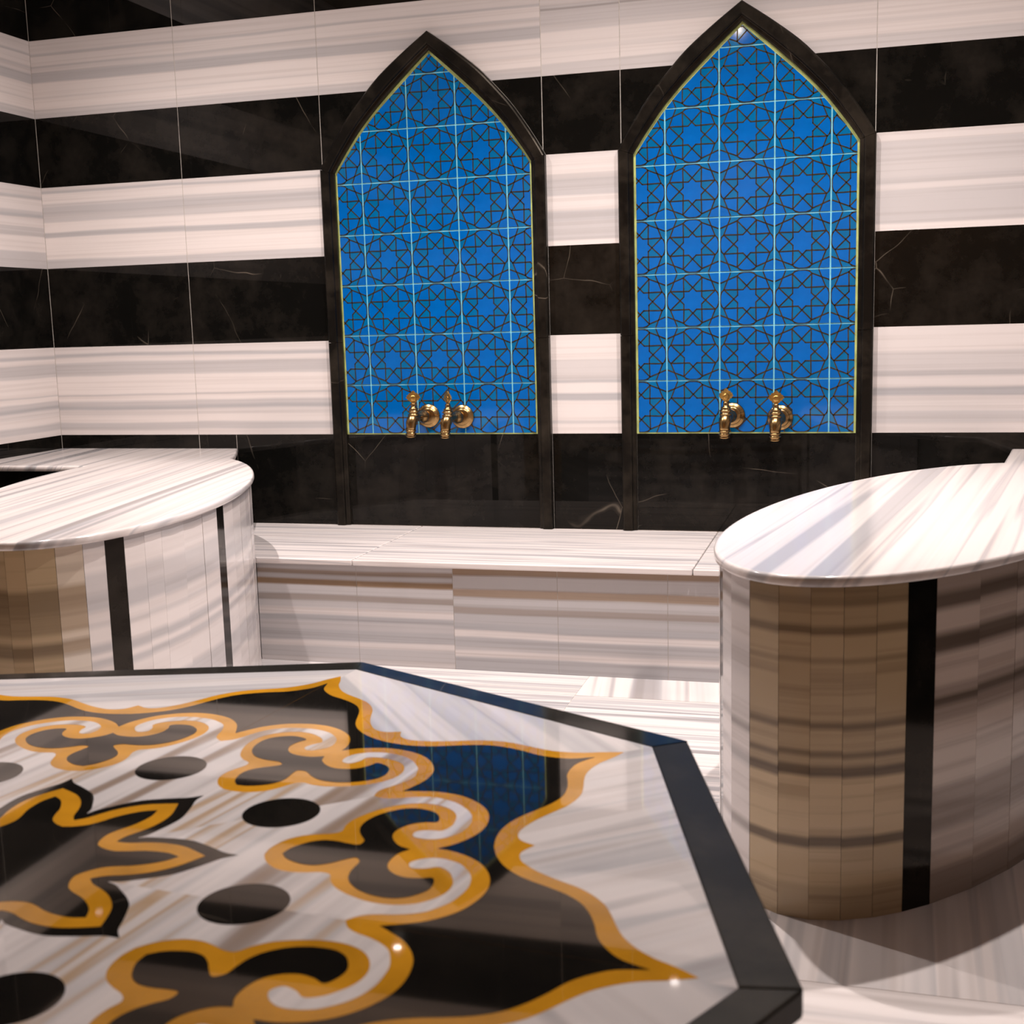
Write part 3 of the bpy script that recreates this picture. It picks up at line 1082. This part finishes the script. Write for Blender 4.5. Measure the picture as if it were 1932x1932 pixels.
HLI = [[.232, 0], [.217, .012], [.199, .019], [.179, .023], [.16, .023], [.141, .026], [.124, .037], [.115, .0476]]


def full_half(h, n=3):
    h = catmull([tuple(p) for p in h], n)
    return [(a, -b) for a, b in h[:0:-1]] + h


def platform():
    root = empty('octagonal_platform', (C_T[0], C_T[1], 0), 'low octagonal stone platform inlaid with a black, white and gold star medallion', 'stone platform')
    cx, cy = C_T
    # outer and inner edge of the black border, fitted to the visible corners; the far side mirrors them
    def ring(A, B, C, L0, D0, s):
        A, B, C = Vector(A), Vector(B), Vector(C)
        u = (Vector(L0) - A).normalized()
        Lv = A + u * s
        c = Vector((cx, cy))
        D = 2 * c - Lv
        pts = [Lv, A, B, C, D, 2 * c - A, 2 * c - B, 2 * c - C]
        return [(p.x - cx, p.y - cy) for p in pts][::-1]
    RO = ring((0.6133, -2.4624), (1.3207, -2.8081), (1.5355, -3.523), (-0.0838, -2.6778), None, .80)
    RI = ring((0.6215, -2.5119), (1.2691, -2.8438), (1.4711, -3.5337), (-0.0604, -2.7076), None, .745)
    zt = H_T
    for i in range(8):
        j = (i + 1) % 8
        gap = .0006
        q = [RO[i], RO[j], RI[j], RI[i]]
        d = Vector((RO[j][0] - RO[i][0], RO[j][1] - RO[i][1])).normalized() * gap
        q = [(RO[i][0] + d.x, RO[i][1] + d.y), (RO[j][0] - d.x, RO[j][1] - d.y), (RI[j][0] - d.x, RI[j][1] - d.y), (RI[i][0] + d.x, RI[i][1] + d.y)]
        if area(q) < 0:
            q = q[::-1]
        V, F = prism(q, zt - .032, zt, XY)
        o = mk('border_stone', V, F, M_BORDER if max(RO[i][1], RO[j][1]) > .9 and min(RO[i][1], RO[j][1]) > .6 else M_BORDER2, root)
        if max(RO[i][1], RO[j][1]) < .75:
            m = o.modifiers.new('edge', 'BEVEL')
            m.width = .003
            m.segments = 2
    ri = RI if area(RI) > 0 else RI[::-1]
    V, F = prism(ri, zt - .032, zt - .004, XY)
    mk('backing_slab', V, F, M_GROUT, root)
    base = [(x * .87, y * .87) for x, y in (RO if area(RO) > 0 else RO[::-1])]
    for i in range(8):
        a, b = base[i], base[(i + 1) % 8]
        q = [a, b, (b[0] * .97, b[1] * .97), (a[0] * .97, a[1] * .97)]
        if area(q) < 0:
            q = q[::-1]
        V, F = prism(q, 0.0, zt - .032, XY)
        ux, uy = b[0] - a[0], b[1] - a[1]
        l = hypot(ux, uy)
        mk('base_panel', V, F, BENCH_A, root, uvf=lambda p, ux=ux / l, uy=uy / l: (p.x * ux + p.y * uy, p.z / (zt - .03)))
    step = .00022
    Z = lambda k: zt - .0012 + step * k

    def plate(name, poly, k, mat, uvf=None):
        if area(poly) < 0:
            poly = poly[::-1]
        V, F = prism(poly, zt - .004, Z(k), XY)
        return mk(name, V, F, mat, root, uvf=uvf)
    RIs = sorted(RI, key=lambda p: atan2(p[1], p[0]))
    veins = {0: 20, 1: -51, 2: 39, 3: -45, 4: 5, 5: 60, 6: -30, 7: 75}
    for i in range(8):
        ax = TH - (i - .5) * pi / 4
        T = lambda poly: [canon(p, ax) for p in poly]
        e0, e1 = pi / 8, -pi / 8
        # white outer field between the medallion and the border
        dirs = [(cos(ax + s * pi / 8), sin(ax + s * pi / 8)) for s in (-1, 1)]
        corner = [max(RI, key=lambda p: p[0] * d[0] + p[1] * d[1]) for d in dirs]
        f = [canon((.35 * cos(pi / 8), -.35 * sin(pi / 8)), ax), corner[0], corner[1], canon((.35 * cos(pi / 8), .35 * sin(pi / 8)), ax)]
        plate('white_field_panel', f, 0, M_TWHITE, vein(veins[i], v0=i * 1.3 + .2))
        wedge = lambda r: [(r * cos(pi / 8), r * sin(pi / 8)), (r * cos(pi / 8), -r * sin(pi / 8))]
        plate('gold_outline', T(full_half(HSO) + wedge(.4)), 1, M_GOLD)
        plate('black_ground_panel', T([(x, y - .00028 * (1 if y > 0 else -1) if abs(y) > .1 else y) for x, y in full_half(HSI) + wedge(.35)]), 2, M_TBLACK)
        plate('gold_scroll', T(full_half(HG) + wedge(.25)), 3, M_GOLD)
        plate('white_ring_panel', T(full_half(HW, 4) + wedge(.06)), 4, M_TRING, vein(80, v0=i * .07))
        h = catmull([tuple(p) for p in HT], 4)
        # gold bed of the trefoil shows between the white ring and the black trefoil
        plate('black_trefoil', T(h + [(a, -b) for a, b in h[-2:0:-1]]), 5, M_TBLACK)
        dc = (.368 * cos(pi / 8), .368 * sin(pi / 8))
        plate('black_disc', T([(dc[0] + .0535 * cos(2 * pi * k / 40), dc[1] + .0535 * sin(2 * pi * k / 40)) for k in range(40)]), 5, M_TBLACK)
    for nm, h, k, mat in (('black_leaf_star', HL, 5, M_TBLACK), ('gold_leaf_line', HLO, 6, M_GOLD), ('black_star_center', HLI, 7, M_TBLACK)):
        poly = []
        for i in range(7, -1, -1):
            ax = TH - (i - .5) * pi / 4
            poly += [canon(p, ax) for p in full_half(h)[:-1]]
        plate(nm, poly, k, mat)
    return root


platform()

# ------------------------------------------------------------------ ceiling fittings
for i, (x, y) in enumerate(LAMPS):
    V, F = lathe([(CEIL - .012, .052), (CEIL - .016, .050), (CEIL - .014, .040), (CEIL + .002, .034)], lambda d, a, b: (x + a, y + b, d), 24)
    F = F[:-2]
    o = mk('ceiling_light', V, F, M_LAMP)
    o['kind'] = 'structure'
    V, F = lathe([(CEIL - .021, .004), (CEIL - .0205, .012), (CEIL - .019, .018), (CEIL - .014, .024)], lambda d, a, b: (x + a, y + b, d), 20)
    mk('lens', V, F, M_BULB, o, smooth=True)
